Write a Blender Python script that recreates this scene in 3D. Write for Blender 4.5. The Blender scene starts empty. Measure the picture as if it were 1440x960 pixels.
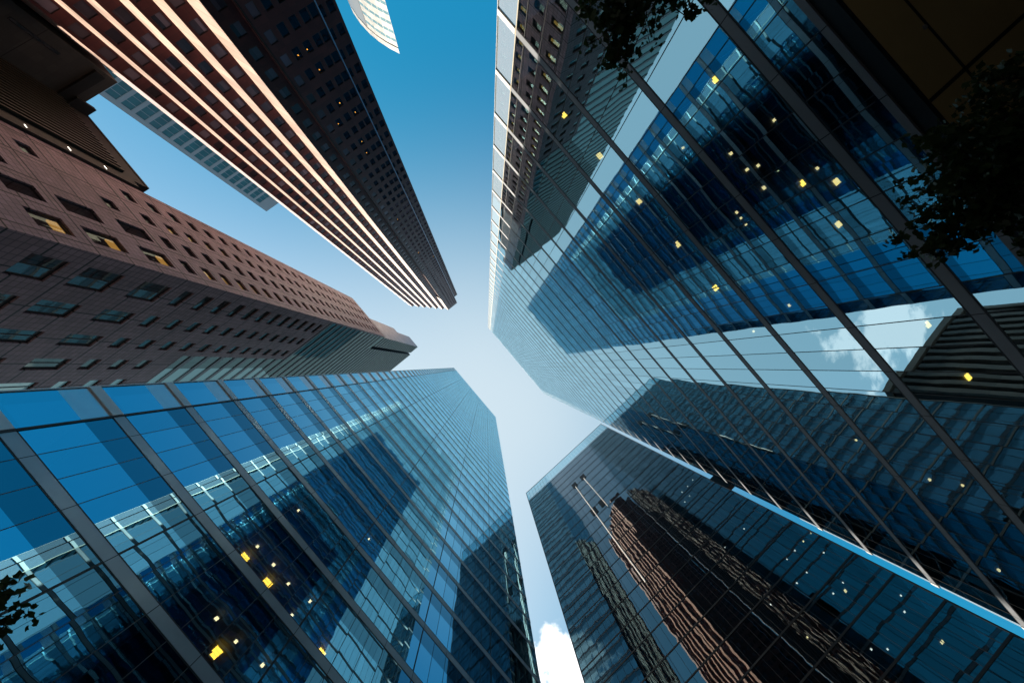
import bpy, math, random
from mathutils import Vector, Matrix
R = math.radians
rnd = random.Random(7)
S = bpy.context.scene
COL = S.collection

# ------------------------------------------------------------------ camera, world, sun, exposure
# World axes: X runs across the street (towards the right-hand tower), Y along the street, Z up.
EYE = Vector((0.0, 0.0, 1.6))
right = Vector((0.75867654, 0.64659819, -0.07950276))
down = Vector((-0.6419367, 0.76278796, 0.07792173))
fwd = Vector((0.1110278, -0.00808166, 0.99378444))
m = Matrix.Identity(4)
for i in range(3):
    m[i][0], m[i][1], m[i][2], m[i][3] = right[i], -down[i], -fwd[i], EYE[i]
cam_d = bpy.data.cameras.new('camera')
cam_d.sensor_width = 36.0
cam_d.lens = 11.0
cam_d.clip_start = 0.05
cam_d.clip_end = 6000
cam = bpy.data.objects.new('camera', cam_d)
COL.objects.link(cam)
cam.matrix_world = m
S.camera = cam

SUN_AZ = Vector((-0.9997, -0.022)).normalized()
SUN_EL = R(49)
W = bpy.data.worlds.new('World')
S.world = W
W.use_nodes = True
wn, wl = W.node_tree.nodes, W.node_tree.links
for n in list(wn):
    wn.remove(n)


def wnode(t, **kw):
    n = wn.new(t)
    for k, v in kw.items():
        setattr(n, k, v)
    return n


w_out = wnode('ShaderNodeOutputWorld')
w_bg = wnode('ShaderNodeBackground')
w_bg.inputs['Strength'].default_value = 0.065
wl.new(w_bg.outputs[0], w_out.inputs[0])
sky = wnode('ShaderNodeTexSky', sky_type='NISHITA', sun_disc=False)
sky.sun_elevation = SUN_EL
sky.sun_rotation = math.atan2(SUN_AZ.x, SUN_AZ.y)
sky.air_density = 1.0
sky.dust_density = 4.2
sky.ozone_density = 1.0
# deepen the blue away from the sun (a polarising filter's sky): a curve per channel
w_sep = wnode('ShaderNodeSeparateColor')
w_cmb = wnode('ShaderNodeCombineColor')
wl.new(sky.outputs[0], w_sep.inputs[0])


def wm(op, a, b=None, c=None):
    n = wnode('ShaderNodeMath', operation=op)
    for i, v in enumerate((a, b, c)):
        if v is None:
            continue
        if isinstance(v, (int, float)):
            n.inputs[i].default_value = v
        else:
            wl.new(v, n.inputs[i])
    return n.outputs[0]


for i, (coef, off_, low_, top_) in enumerate(((1.05, 1.15, 0.08, 3.5), (1.02, -0.2, 1.0, 5.2), (0.92, -1.2, 1.0, 6.2))):
    v_ = wm('MULTIPLY', wm('SUBTRACT', w_sep.outputs[i], off_), coef)
    v_ = wm('SMOOTH_MAX', v_, low_, 0.3)
    wl.new(wm('SMOOTH_MIN', v_, top_, 2.0), w_cmb.inputs[i])
# clouds: two small cumulus banks low over the far end of the street
tc = wnode('ShaderNodeTexCoord')
sep = wnode('ShaderNodeSeparateXYZ')
wl.new(tc.outputs['Generated'], sep.inputs[0])


zc = wm('MAXIMUM', sep.outputs[2], 0.05)
pu = wm('DIVIDE', sep.outputs[0], zc)
pv = wm('DIVIDE', sep.outputs[1], zc)
cmb = wnode('ShaderNodeCombineXYZ')
wl.new(pu, cmb.inputs[0])
wl.new(pv, cmb.inputs[1])
nz = wnode('ShaderNodeTexNoise')
nz.inputs['Scale'].default_value = 7.0
nz.inputs['Detail'].default_value = 9.0
nz.inputs['Roughness'].default_value = 0.6
wl.new(cmb.outputs[0], nz.inputs['Vector'])
nz2 = wnode('ShaderNodeTexNoise')
nz2.inputs['Scale'].default_value = 1.3
nz2.inputs['Detail'].default_value = 4.0
wl.new(cmb.outputs[0], nz2.inputs['Vector'])


def blob(u, v, ru, rv):
    a = wm('DIVIDE', wm('SUBTRACT', pu, u), ru)
    b = wm('DIVIDE', wm('SUBTRACT', pv, v), rv)
    d = wm('SQRT', wm('ADD', wm('MULTIPLY', a, a), wm('MULTIPLY', b, b)))
    return wm('SUBTRACT', 1.0, d)


# a pale brightening around the zenith, mixed into the sky colour
va = wm('ADD', pu, 0.06)
vb = wm('SUBTRACT', pv, 0.12)
vr = wm('ADD', wm('MULTIPLY', va, va), wm('MULTIPLY', vb, vb))
veil = wm('MULTIPLY', wm('EXPONENT', wm('MULTIPLY', vr, -2.9)), wm('ADD', 0.86, wm('MULTIPLY', nz2.outputs[0], 0.16)))
vmix = wnode('ShaderNodeMix', data_type='RGBA')
wl.new(veil, vmix.inputs['Factor'])
wl.new(w_cmb.outputs[0], vmix.inputs['A'])
vmix.inputs['B'].default_value = (4.25, 5.1, 5.65, 1)
dens = wm('MAXIMUM', blob(-0.40, 0.83, 0.20, 0.20), blob(-1.15, 0.80, 0.42, 0.22))
dens = wm('MAXIMUM', wm('ADD', dens, wm('MULTIPLY', wm('SUBTRACT', nz.outputs[0], 0.52), 2.6)), 0.0)
cov = wnode('ShaderNodeMapRange', interpolation_type='SMOOTHSTEP')
cov.inputs['From Min'].default_value = 0.28
cov.inputs['From Max'].default_value = 0.60
wl.new(dens, cov.inputs['Value'])
cmix = wnode('ShaderNodeMix', data_type='RGBA')
wl.new(cov.outputs[0], cmix.inputs['Factor'])
wl.new(vmix.outputs['Result'], cmix.inputs['A'])
cmix.inputs['B'].default_value = (9.5, 9.7, 10.0, 1)
wl.new(cmix.outputs['Result'], w_bg.inputs['Color'])

sd = bpy.data.lights.new('sun', 'SUN')
sd.energy = 5.0
sd.angle = R(0.5)
sd.color = (1.0, 0.90, 0.76)
sun = bpy.data.objects.new('sun', sd)
COL.objects.link(sun)
sdir = Vector((SUN_AZ.x * math.cos(SUN_EL), SUN_AZ.y * math.cos(SUN_EL), math.sin(SUN_EL)))
sun.rotation_euler = sdir.to_track_quat('Z', 'Y').to_euler()
sun.location = (0, 0, 400)

S.view_settings.view_transform = 'Standard'
S.view_settings.look = 'None'
S.view_settings.exposure = 1.28
S.view_settings.gamma = 1.0
S.cycles.use_denoising = True
S.cycles.max_bounces = 14
S.cycles.glossy_bounces = 10
S.cycles.transmission_bounces = 6
S.cycles.transparent_max_bounces = 16
S.cycles.diffuse_bounces = 3
S.cycles.caustics_reflective = False
S.cycles.caustics_refractive = False
S.cycles.sample_clamp_indirect = 6.0

# ------------------------------------------------------------------ mesh helpers


class MB:
    """Collects faces, then links them as ONE mesh object."""

    def __init__(self):
        self.v, self.f, self.uv = [], [], []

    def face(self, pts, uv=None):
        b = len(self.v)
        pts = [Vector(p) for p in pts]
        self.v += pts
        self.f.append(tuple(range(b, b + len(pts))))
        if uv is None:
            n = Vector((0, 0, 0))
            for i in range(len(pts)):
                n += pts[i].cross(pts[(i + 1) % len(pts)])
            if n.length > 1e-12:
                n.normalize()
            if abs(n.z) > 0.75:
                uv = [(p.x, p.y) for p in pts]
            else:
                t = Vector((-n.y, n.x, 0)).normalized()
                if abs(t.x) > abs(t.y):
                    t = t if t.x > 0 else -t
                else:
                    t = t if t.y > 0 else -t
                uv = [(p.dot(t), p.z) for p in pts]
        self.uv += uv
        return self

    def box(self, x0, x1, y0, y1, z0, z1):
        p = [(x0, y0, z0), (x1, y0, z0), (x1, y1, z0), (x0, y1, z0), (x0, y0, z1), (x1, y0, z1), (x1, y1, z1), (x0, y1, z1)]
        for q in ((0, 3, 2, 1), (4, 5, 6, 7), (0, 1, 5, 4), (1, 2, 6, 5), (2, 3, 7, 6), (3, 0, 4, 7)):
            self.face([p[i] for i in q])
        return self

    def prism(self, poly, z0, z1, caps=True):
        n = len(poly)
        for i in range(n):
            a, b = poly[i], poly[(i + 1) % n]
            self.face([(a[0], a[1], z0), (b[0], b[1], z0), (b[0], b[1], z1), (a[0], a[1], z1)])
        if caps:
            self.face([(a[0], a[1], z1) for a in poly])
            self.face([(a[0], a[1], z0) for a in reversed(poly)])
        return self

    def tube(self, pts, rad, n=6):
        pts = [Vector(p) for p in pts]
        rings = []
        for i, p in enumerate(pts):
            d = (pts[min(i + 1, len(pts) - 1)] - pts[max(i - 1, 0)]).normalized()
            a = d.orthogonal().normalized()
            b = d.cross(a)
            r = rad[i] if isinstance(rad, (list, tuple)) else rad
            rings.append([p + (a * math.cos(k * 2 * math.pi / n) + b * math.sin(k * 2 * math.pi / n)) * r for k in range(n)])
        for i in range(len(rings) - 1):
            for k in range(n):
                self.face([rings[i][k], rings[i][(k + 1) % n], rings[i + 1][(k + 1) % n], rings[i + 1][k]])
        self.face(list(reversed(rings[0])))
        self.face(rings[-1])
        return self

    def disc(self, x, y, z, r, n=12):
        """a flat round face looking down"""
        self.face([(x + r * math.cos(-k * 2 * math.pi / n), y + r * math.sin(-k * 2 * math.pi / n), z) for k in range(n)])
        return self

    def mesh(self, name, mat):
        me = bpy.data.meshes.new(name)
        me.from_pydata([tuple(p) for p in self.v], [], self.f)
        uvl = me.uv_layers.new(name='UVMap')
        flat = [c for p in self.uv for c in p]
        uvl.data.foreach_set('uv', flat)
        me.materials.append(mat)
        me.update()
        return me

    def build(self, name, mat, parent=None):
        o = bpy.data.objects.new(name, self.mesh(name, mat))
        COL.objects.link(o)
        if parent:
            o.parent = parent
        return o


def link_copy(src, parent, loc=None):
    o = src.copy()
    COL.objects.link(o)
    o.parent = parent
    if loc is not None:
        o.location = loc
    return o


def thing(name, label, cat, group=None, loc=(0, 0, 0)):
    o = bpy.data.objects.new(name, None)
    COL.objects.link(o)
    o.location = loc
    o.empty_display_size = 0.5
    tag(o, label, cat, group)
    return o


def tag(o, label, cat, group=None):
    o['label'] = label
    o['category'] = cat
    if group:
        o['group'] = group


def struct(o):
    o['kind'] = 'structure'
    return o


# ------------------------------------------------------------------ materials


def new_mat(name):
    mt = bpy.data.materials.new(name)
    mt.use_nodes = True
    nt = mt.node_tree
    for n in list(nt.nodes):
        nt.nodes.remove(n)
    return mt, nt.nodes, nt.links


class NB:
    """tiny node builder"""

    def __init__(self, name):
        self.m, self.n, self.l = new_mat(name)
        self.out = self.n.new('ShaderNodeOutputMaterial')

    def node(self, t, **kw):
        n = self.n.new(t)
        for k, v in kw.items():
            setattr(n, k, v)
        return n

    def put(self, sock, v):
        if v is None:
            return
        if isinstance(v, bpy.types.NodeSocket):
            self.l.new(v, sock)
        else:
            sock.default_value = v

    def math(self, op, a, b=None, c=None):
        n = self.node('ShaderNodeMath', operation=op)
        for i, v in enumerate((a, b, c)):
            self.put(n.inputs[i], v) if v is not None else None
        return n.outputs[0]

    def vec(self, op, a, b=None, scale=None):
        n = self.node('ShaderNodeVectorMath', operation=op)
        self.put(n.inputs[0], a)
        if b is not None:
            self.put(n.inputs[1], b)
        if scale is not None:
            self.put(n.inputs['Scale'], scale)
        return n.outputs['Value'] if op in ('DOT_PRODUCT', 'LENGTH') else n.outputs[0]

    def uv(self):
        if not hasattr(self, '_uv'):
            self._uv = self.node('ShaderNodeUVMap', uv_map='UVMap').outputs[0]
        return self._uv

    def noise(self, scale, detail=4, rough=0.55, vec=None):
        n = self.node('ShaderNodeTexNoise')
        n.inputs['Scale'].default_value = scale
        n.inputs['Detail'].default_value = detail
        n.inputs['Roughness'].default_value = rough
        if vec is not None:
            self.l.new(vec, n.inputs['Vector'])
        return n

    def mix(self, f, a, b, blend='MIX'):
        n = self.node('ShaderNodeMix', data_type='RGBA', blend_type=blend)
        self.put(n.inputs['Factor'], f)
        self.put(n.inputs['A'], a)
        self.put(n.inputs['B'], b)
        return n.outputs['Result']

    def bsdf(self, color, rough=0.5, metal=0.0, spec=0.5, normal=None):
        p = self.node('ShaderNodeBsdfPrincipled')
        self.put(p.inputs['Base Color'], color)
        self.put(p.inputs['Roughness'], rough)
        self.put(p.inputs['Metallic'], metal)
        self.put(p.inputs['Specular IOR Level'], spec)
        if normal is not None:
            self.l.new(normal, p.inputs['Normal'])
        self.l.new(p.outputs[0], self.out.inputs[0])
        return p

    def bump(self, h, strength=0.3, dist=0.02):
        b = self.node('ShaderNodeBump')
        b.inputs['Strength'].default_value = strength
        b.inputs['Distance'].default_value = dist
        self.l.new(h, b.inputs['Height'])
        return b.outputs[0]


def c4(r, g, b):
    return (r, g, b, 1.0)


def glass(name, refl, r0, trans, pw, ph, u0=0.0, v0=0.0, tilt=0.003, bow=0.006, wob=0.004, power=5.0, rough=0.0):
    """coated facade glass: every pane leans and bows by its own small amount"""
    b = NB(name)
    sp = b.node('ShaderNodeSeparateXYZ')
    b.l.new(b.uv(), sp.inputs[0])
    cu = b.math('DIVIDE', b.math('SUBTRACT', sp.outputs[0], u0), pw)
    cv = b.math('DIVIDE', b.math('SUBTRACT', sp.outputs[1], v0), ph)
    iu, iv = b.math('FLOOR', cu), b.math('FLOOR', cv)
    fu, fv = b.math('SUBTRACT', b.math('FRACT', cu), 0.5), b.math('SUBTRACT', b.math('FRACT', cv), 0.5)
    cell = b.node('ShaderNodeCombineXYZ')
    b.l.new(iu, cell.inputs[0])
    b.l.new(iv, cell.inputs[1])
    wn_ = b.node('ShaderNodeTexWhiteNoise', noise_dimensions='3D')
    b.l.new(cell.outputs[0], wn_.inputs['Vector'])
    rs = b.node('ShaderNodeSeparateColor')
    b.l.new(wn_.outputs['Color'], rs.inputs[0])
    ns = b.noise(0.55, 2, 0.5, b.uv())
    nsp = b.node('ShaderNodeSeparateColor')
    b.l.new(ns.outputs['Color'], nsp.inputs[0])
    amp = b.math('ADD', b.math('MULTIPLY', rs.outputs[2], 1.3), 0.2)

    def comp(r_, f_, n_):
        a = b.math('MULTIPLY', b.math('SUBTRACT', r_, 0.5), tilt * 2)
        c = b.math('MULTIPLY', b.math('MULTIPLY', f_, amp), bow)
        d = b.math('MULTIPLY', b.math('SUBTRACT', n_, 0.5), wob * 2)
        return b.math('ADD', b.math('ADD', a, c), d)

    du = comp(rs.outputs[0], fu, nsp.outputs[0])
    dv = comp(rs.outputs[1], fv, nsp.outputs[1])
    geo = b.node('ShaderNodeNewGeometry')
    N = geo.outputs['Normal']
    T = b.vec('CROSS_PRODUCT', (0, 0, 1), N)
    n2 = b.vec('ADD', N, b.vec('SCALE', T, scale=du))
    zv = b.node('ShaderNodeCombineXYZ')
    b.l.new(dv, zv.inputs[2])
    n2 = b.vec('NORMALIZE', b.vec('ADD', n2, zv.outputs[0]))
    g = b.node('ShaderNodeBsdfGlossy')
    vv = b.math('ADD', 0.86, b.math('MULTIPLY', rs.outputs[1], 0.14))
    cc = b.node('ShaderNodeCombineColor')
    for q_ in range(3):
        b.l.new(vv, cc.inputs[q_])
    b.l.new(b.mix(1.0, refl, cc.outputs[0], 'MULTIPLY'), g.inputs['Color'])
    g.inputs['Roughness'].default_value = rough
    b.l.new(n2, g.inputs['Normal'])
    t = b.node('ShaderNodeBsdfTransparent')
    t.inputs['Color'].default_value = trans
    lw = b.node('ShaderNodeLayerWeight')
    lw.inputs['Blend'].default_value = 0.5
    fr = b.math('POWER', lw.outputs['Facing'], power)
    fac = b.math('ADD', b.math('MULTIPLY', fr, 1.0 - r0), r0)
    mx = b.node('ShaderNodeMixShader')
    b.l.new(fac, mx.inputs[0])
    b.l.new(t.outputs[0], mx.inputs[1])
    b.l.new(g.outputs[0], mx.inputs[2])
    b.l.new(mx.outputs[0], b.out.inputs[0])
    return b.m


def metal(name, col, rough=0.4, met=0.5, joint=0.0, joff=0.0):
    b = NB(name)
    n = b.noise(0.9, 5, 0.6, b.uv())
    col2 = tuple(c * 0.72 for c in col[:3]) + (1,)
    c = b.mix(n.outputs[0], col2, col)
    if joint:
        sp = b.node('ShaderNodeSeparateXYZ')
        b.l.new(b.uv(), sp.inputs[0])
        f = b.math('FRACT', b.math('DIVIDE', b.math('SUBTRACT', sp.outputs[0], joff), joint))
        k = b.math('LESS_THAN', f, 0.018 / joint * 2)
        c = b.mix(k, c, c4(0.01, 0.01, 0.012))
    b.bsdf(c, rough, met)
    return b.m


def granite(name, c1, c2, rough, cw, ch, fw, fh, u0=0.0, v0=0.0, spec=0.5, mortar=0.03, grain=1.0, fmo=0.014):
    """stone cladding: coarse panel joints, fine joints, speckle and slight weathering"""
    b = NB(name)
    mp = b.node('ShaderNodeMapping')
    mp.inputs['Location'].default_value = (-u0, -v0, 0)
    b.l.new(b.uv(), mp.inputs[0])

    def brick(w, h, mo):
        k = b.node('ShaderNodeTexBrick')
        k.offset = 0.0
        k.squash = 1.0
        k.inputs['Scale'].default_value = 1.0
        k.inputs['Brick Width'].default_value = w
        k.inputs['Row Height'].default_value = h
        k.inputs['Mortar Size'].default_value = mo
        k.inputs['Mortar Smooth'].default_value = 0.0
        k.inputs['Bias'].default_value = 0.0
        k.inputs['Color1'].default_value = c4(0.80, 0.80, 0.80)
        k.inputs['Color2'].default_value = c4(1.14, 1.12, 1.10)
        k.inputs['Mortar'].default_value = c4(1, 1, 1)
        b.l.new(mp.outputs[0], k.inputs['Vector'])
        return k

    fine = brick(fw, fh, fmo)
    sp = b.noise(9 * grain, 6, 0.7, b.uv())
    st = b.noise(0.12, 4, 0.6, b.uv())
    col = b.mix(sp.outputs[0], c1, c2)
    col = b.mix(1.0, col, fine.outputs['Color'], 'MULTIPLY')
    dirt = b.node('ShaderNodeMapRange')
    dirt.inputs['From Min'].default_value = 0.3
    dirt.inputs['From Max'].default_value = 0.75
    dirt.inputs['To Min'].default_value = 0.68
    dirt.inputs['To Max'].default_value = 1.05
    b.l.new(st.outputs[0], dirt.inputs[0])
    cmb_ = b.node('ShaderNodeCombineColor')
    for i in range(3):
        b.l.new(dirt.outputs[0], cmb_.inputs[i])
    col = b.mix(1.0, col, cmb_.outputs[0], 'MULTIPLY')
    col = b.mix(b.math('MULTIPLY', fine.outputs['Fac'], 0.7), col, c4(0.02, 0.018, 0.018))
    if cw:
        coarse = brick(cw, ch, mortar)
        col = b.mix(coarse.outputs['Fac'], col, c4(0.008, 0.008, 0.008))
    b.bsdf(col, rough, 0.0, spec)
    return b.m


def plain(name, col, rough=0.6, spec=0.4, var=0.25, scale=3.0):
    b = NB(name)
    tcn = b.node('ShaderNodeTexCoord')
    n = b.noise(scale, 5, 0.6, tcn.outputs['Object'])
    c = b.mix(n.outputs[0], tuple(x * (1 - var) for x in col[:3]) + (1,), tuple(min(1, x * (1 + var)) for x in col[:3]) + (1,))
    b.bsdf(c, rough, 0.0, spec)
    return b.m


def emit(name, col, strength):
    b = NB(name)
    e = b.node('ShaderNodeEmission')
    e.inputs[0].default_value = col
    e.inputs[1].default_value = strength
    b.l.new(e.outputs[0], b.out.inputs[0])
    return b.m


DR, FR_ = 14.7, 3.994           # right tower: facade plane and storey height
Z0R = 9.83 + 1.6                # its first metal band
DB, FB = 17.3, 4.08
Z0B = 15.22 + 1.6
DG, FG = 50.9, 4.26
Z0G = 27.5 + 1.6

M = {}
M['glass_right'] = glass('glass_right', c4(0.62, 0.90, 1.0), 0.56, c4(0.28, 0.36, 0.38), 1.41, FR_, 10.04, Z0R, 0.0019, 0.005, 0.003, 3.6)
M['glass_blue'] = glass('glass_blue', c4(0.40, 0.82, 1.0), 0.70, c4(0.30, 0.38, 0.40), 1.40, FB, -12.5, Z0B, 0.0023, 0.0075, 0.0036, 3.6)
M['glass_spandrel'] = glass('glass_spandrel', c4(0.36, 0.74, 0.92), 0.36, c4(0.03, 0.05, 0.06), 1.40, FB, -12.5, Z0B, 0.0012, 0.003, 0.002, 3.6)
M['glass_dark'] = glass('glass_dark', c4(0.90, 0.92, 0.94), 0.20, c4(0.18, 0.24, 0.26), 1.42, FG, 0, Z0G, 0.0024, 0.009, 0.006, 3.4)
M['glass_parapet'] = glass('glass_parapet', c4(0.75, 0.95, 1.0), 0.25, c4(0.62, 0.80, 0.84), 1.42, 3.6, 0, 0, 0.002, 0.004, 0.002)
M['glass_fin'] = glass('glass_fin', c4(0.85, 0.97, 1.0), 0.22, c4(0.72, 0.84, 0.84), 1.6, FR_, 0, Z0R, 0.003, 0.006, 0.004)
_nt = M['glass_fin'].node_tree
_o = [n for n in _nt.nodes if n.type == 'OUTPUT_MATERIAL'][0]
_src = _o.inputs[0].links[0].from_socket
_df = _nt.nodes.new('ShaderNodeBsdfDiffuse')
_df.inputs[0].default_value = c4(0.8, 0.86, 0.86)
_mx = _nt.nodes.new('ShaderNodeMixShader')
_mx.inputs[0].default_value = 0.22
_nt.links.new(_src, _mx.inputs[1])
_nt.links.new(_df.outputs[0], _mx.inputs[2])
_nt.links.new(_mx.outputs[0], _o.inputs[0])
M['glass_stone'] = glass('glass_stone', c4(0.34, 0.47, 0.45), 0.17, c4(0.12, 0.17, 0.17), 2.6, 3.75, 0, 0, 0.004, 0.008, 0.006)
def blind_glass():
    """windows with drawn blinds behind: lavender grey, each a little different"""
    b = NB('blind_window')
    sp = b.node('ShaderNodeSeparateXYZ')
    b.l.new(b.uv(), sp.inputs[0])
    cell = b.node('ShaderNodeCombineXYZ')
    b.l.new(b.math('FLOOR', b.math('DIVIDE', sp.outputs[0], 2.0)), cell.inputs[0])
    b.l.new(b.math('FLOOR', b.math('DIVIDE', b.math('SUBTRACT', sp.outputs[1], 6.1), 3.72)), cell.inputs[1])
    w = b.node('ShaderNodeTexWhiteNoise', noise_dimensions='3D')
    b.l.new(cell.outputs[0], w.inputs['Vector'])
    f = b.math('POWER', w.outputs['Value'], 1.5)
    b.bsdf(b.mix(f, c4(0.02, 0.016, 0.02), c4(0.17, 0.14, 0.19)), 0.12, 0.0, 0.25)
    return b.m


M['glass_red'] = blind_glass()
M['glass_red_dark'] = glass('glass_red_dark', c4(0.20, 0.15, 0.18), 0.16, c4(0.14, 0.10, 0.09), 1.9, 3.72, 0, 0, 0.004, 0.006, 0.004)
M['glass_teal'] = plain('glass_teal', c4(0.10, 0.40, 0.50), 0.12, 0.5, 0.35, 0.25)
M['teal_panel'] = plain('teal_panel', c4(0.52, 0.76, 0.86), 0.4, 0.3, 0.06, 0.5)
M['band'] = metal('band', c4(0.21, 0.225, 0.245), 0.5, 0.15, 2.82, 10.04)
M['band_blue'] = metal('band_blue', c4(0.40, 0.43, 0.46), 0.40, 0.3, 2.80, -12.5)
M['gasket'] = plain('gasket', c4(0.012, 0.013, 0.016), 0.5, 0.3)
M['mullion'] = metal('mullion', c4(0.022, 0.021, 0.021), 0.5, 0.1)
M['sunlit_white_metal'] = metal('sunlit_white_metal', c4(0.78, 0.78, 0.77), 0.35, 0.1)  # on the blue tower's fin the white also carries sunlight
M['slab'] = plain('slab', c4(0.10, 0.105, 0.11), 0.85, 0.2, 0.3, 0.4)
M['core'] = plain('core', c4(0.05, 0.055, 0.06), 0.85, 0.2, 0.4, 0.15)
M['soffit'] = granite('soffit', c4(0.50, 0.37, 0.17), c4(0.60, 0.45, 0.21), 0.5, 7.6, 7.2, 40, 40, 1.5, 2.5, 0.3, 0.06, 0.3)
M['pink'] = granite('pink_granite', c4(0.30, 0.185, 0.215), c4(0.45, 0.30, 0.335), 0.5, 5.27, 3.75, 0.88, 0.625, -0.2, 1.65, 0.2, 0.085, fmo=0.036)
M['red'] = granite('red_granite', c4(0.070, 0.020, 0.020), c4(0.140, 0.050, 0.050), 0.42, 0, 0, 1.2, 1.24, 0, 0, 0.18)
M['red_sunlit'] = granite('red_granite_sunlit', c4(0.66, 0.45, 0.37), c4(0.86, 0.64, 0.54), 0.30, 0, 0, 4.0, 1.86, 0, 0, 0.5, fmo=0.03)  # same stone as the red faces, with sunlight put into a paler colour
M['bronze'] = plain('bronze', c4(0.012, 0.011, 0.010), 0.5, 0.2, 0.3, 0.5)
M['bronze_fin'] = metal('bronze_fin', c4(0.045, 0.035, 0.024), 0.42, 0.6)
M['dark_stone'] = granite('dark_stone', c4(0.030, 0.029, 0.028), c4(0.055, 0.052, 0.050), 0.7, 9.0, 7.5, 1.5, 0.9, 0, 0, 0.3, 0.05)
M['frame'] = plain('window_frame_metal', c4(0.014, 0.014, 0.016), 0.4, 0.5)
M['pale_panel'] = metal('pale_panel', c4(0.66, 0.74, 0.80), 0.4, 0.2)
M['marble'] = granite('white_marble', c4(0.36, 0.345, 0.32), c4(0.46, 0.44, 0.41), 0.5, 0, 0, 2.4, 1.9, 0, 0, 0.4)
M['concrete'] = granite('ribbed_concrete', c4(0.26, 0.24, 0.23), c4(0.36, 0.34, 0.32), 0.8, 0, 0, 3.5, 3.6, 0, 0, 0.2)
M['asphalt'] = plain('asphalt', c4(0.05, 0.05, 0.052), 0.9, 0.2, 0.25, 1.2)
M['paving'] = granite('paving', c4(0.12, 0.12, 0.12), c4(0.17, 0.17, 0.17), 0.8, 0, 0, 0.9, 0.6, 0, 0, 0.2)
M['kerb'] = plain('kerb_stone', c4(0.33, 0.32, 0.31), 0.8, 0.2)
M['paint'] = plain('road_paint', c4(0.75, 0.75, 0.72), 0.7, 0.2, 0.1)
M['bark'] = plain('bark', c4(0.05, 0.04, 0.032), 0.9, 0.1, 0.4, 9)
M['rope'] = plain('rope', c4(0.8, 0.8, 0.78), 0.7, 0.2, 0.1)
M['lamp_warm'] = emit('lamp_warm', c4(1.0, 0.58, 0.08), 4.6)
M['lamp_soft'] = emit('lamp_soft', c4(1.0, 0.66, 0.22), 2.6)
M['lamp_gold'] = emit('lamp_gold', c4(1.0, 0.52, 0.05), 7.0)
M['lamp_dim'] = emit('lamp_dim', c4(1.0, 0.74, 0.40), 5.0)
M['lamp_small'] = emit('lamp_small', c4(1.0, 0.72, 0.34), 2.2)
M['lamp_white'] = emit('lamp_white', c4(1.0, 0.93, 0.80), 1.7)
M['fin_panel'] = metal('fin_panel', c4(0.80, 0.84, 0.88), 0.16, 0.5)
M['grey_steel'] = metal('grey_steel', c4(0.35, 0.36, 0.38), 0.4, 0.6)


def leaf_mat():
    b = NB('leaf')
    oi = b.node('ShaderNodeTexCoord')
    n = b.noise(1.6, 3, 0.5, oi.outputs['Object'])
    c = b.mix(n.outputs[0], c4(0.018, 0.040, 0.012), c4(0.055, 0.095, 0.026))
    d = b.node('ShaderNodeBsdfPrincipled')
    b.put(d.inputs['Base Color'], c)
    d.inputs['Roughness'].default_value = 0.5
    t = b.node('ShaderNodeBsdfTranslucent')
    b.put(t.inputs['Color'], c)
    mx = b.node('ShaderNodeMixShader')
    mx.inputs[0].default_value = 0.3
    b.l.new(d.outputs[0], mx.inputs[1])
    b.l.new(t.outputs[0], mx.inputs[2])
    b.l.new(mx.outputs[0], b.out.inputs[0])
    return b.m


M['leaf'] = leaf_mat()

# ------------------------------------------------------------------ ground, street, pavements
struct(MB().box(-1500, 1500, -1500, 1500, -1.0, -0.02).build('ground', M['paving']))
struct(MB().box(-8.5, 8.5, -400, 400, -0.02, 0.0).build('road', M['asphalt']))
struct(MB().box(-400, -8.5, -36, -17, -0.02, 0.0).build('road', M['asphalt']))
struct(MB().box(8.5, 400, -36, -17, -0.02, 0.0).build('road', M['asphalt']))
for (x0, x1, y0, y1) in ((-60, -8.7, -16.8, 60), (8.7, 60, -16.8, 60), (-60, -8.7, -120, -36.2), (8.7, 60, -120, -36.2)):
    struct(MB().box(x0, x1, y0, y1, -0.02, 0.14).build('pavement', M['paving']))
for x in (-8.6, 8.6):
    for (y0, y1) in ((-16.8, 60), (-120, -36.2)):
        struct(MB().box(x - 0.1, x + 0.1, y0, y1, -0.02, 0.145).build('kerb', M['kerb']))
mk = MB()
for k in range(24):
    mk.box(-0.07, 0.07, -14 + k * 4, -12 + k * 4, 0.0, 0.004)
struct(mk.build('lane_marking', M['paint']))

# ------------------------------------------------------------------ curtain wall towers


def ring(mb, x0, x1, y0, y1, z0, z1, out, back):
    """four bars round a rectangular plan"""
    mb.box(x0 - out, x0 + back, y0 - out, y1 + out, z0, z1)
    mb.box(x1 - back, x1 + out, y0 - out, y1 + out, z0, z1)
    mb.box(x0 + back, x1 - back, y0 - out, y0 + back, z0, z1)
    mb.box(x0 + back, x1 - back, y1 - back, y1 + out, z0, z1)
    return mb


def glass_ring(mb, x0, x1, y0, y1, z0, z1):
    mb.face([(x0, y1, z0), (x0, y0, z0), (x0, y0, z1), (x0, y1, z1)])
    mb.face([(x1, y0, z0), (x1, y1, z0), (x1, y1, z1), (x1, y0, z1)])
    mb.face([(x0, y0, z0), (x1, y0, z0), (x1, y0, z1), (x0, y0, z1)])
    mb.face([(x1, y1, z0), (x0, y1, z0), (x0, y1, z1), (x1, y1, z1)])
    return mb


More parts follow.
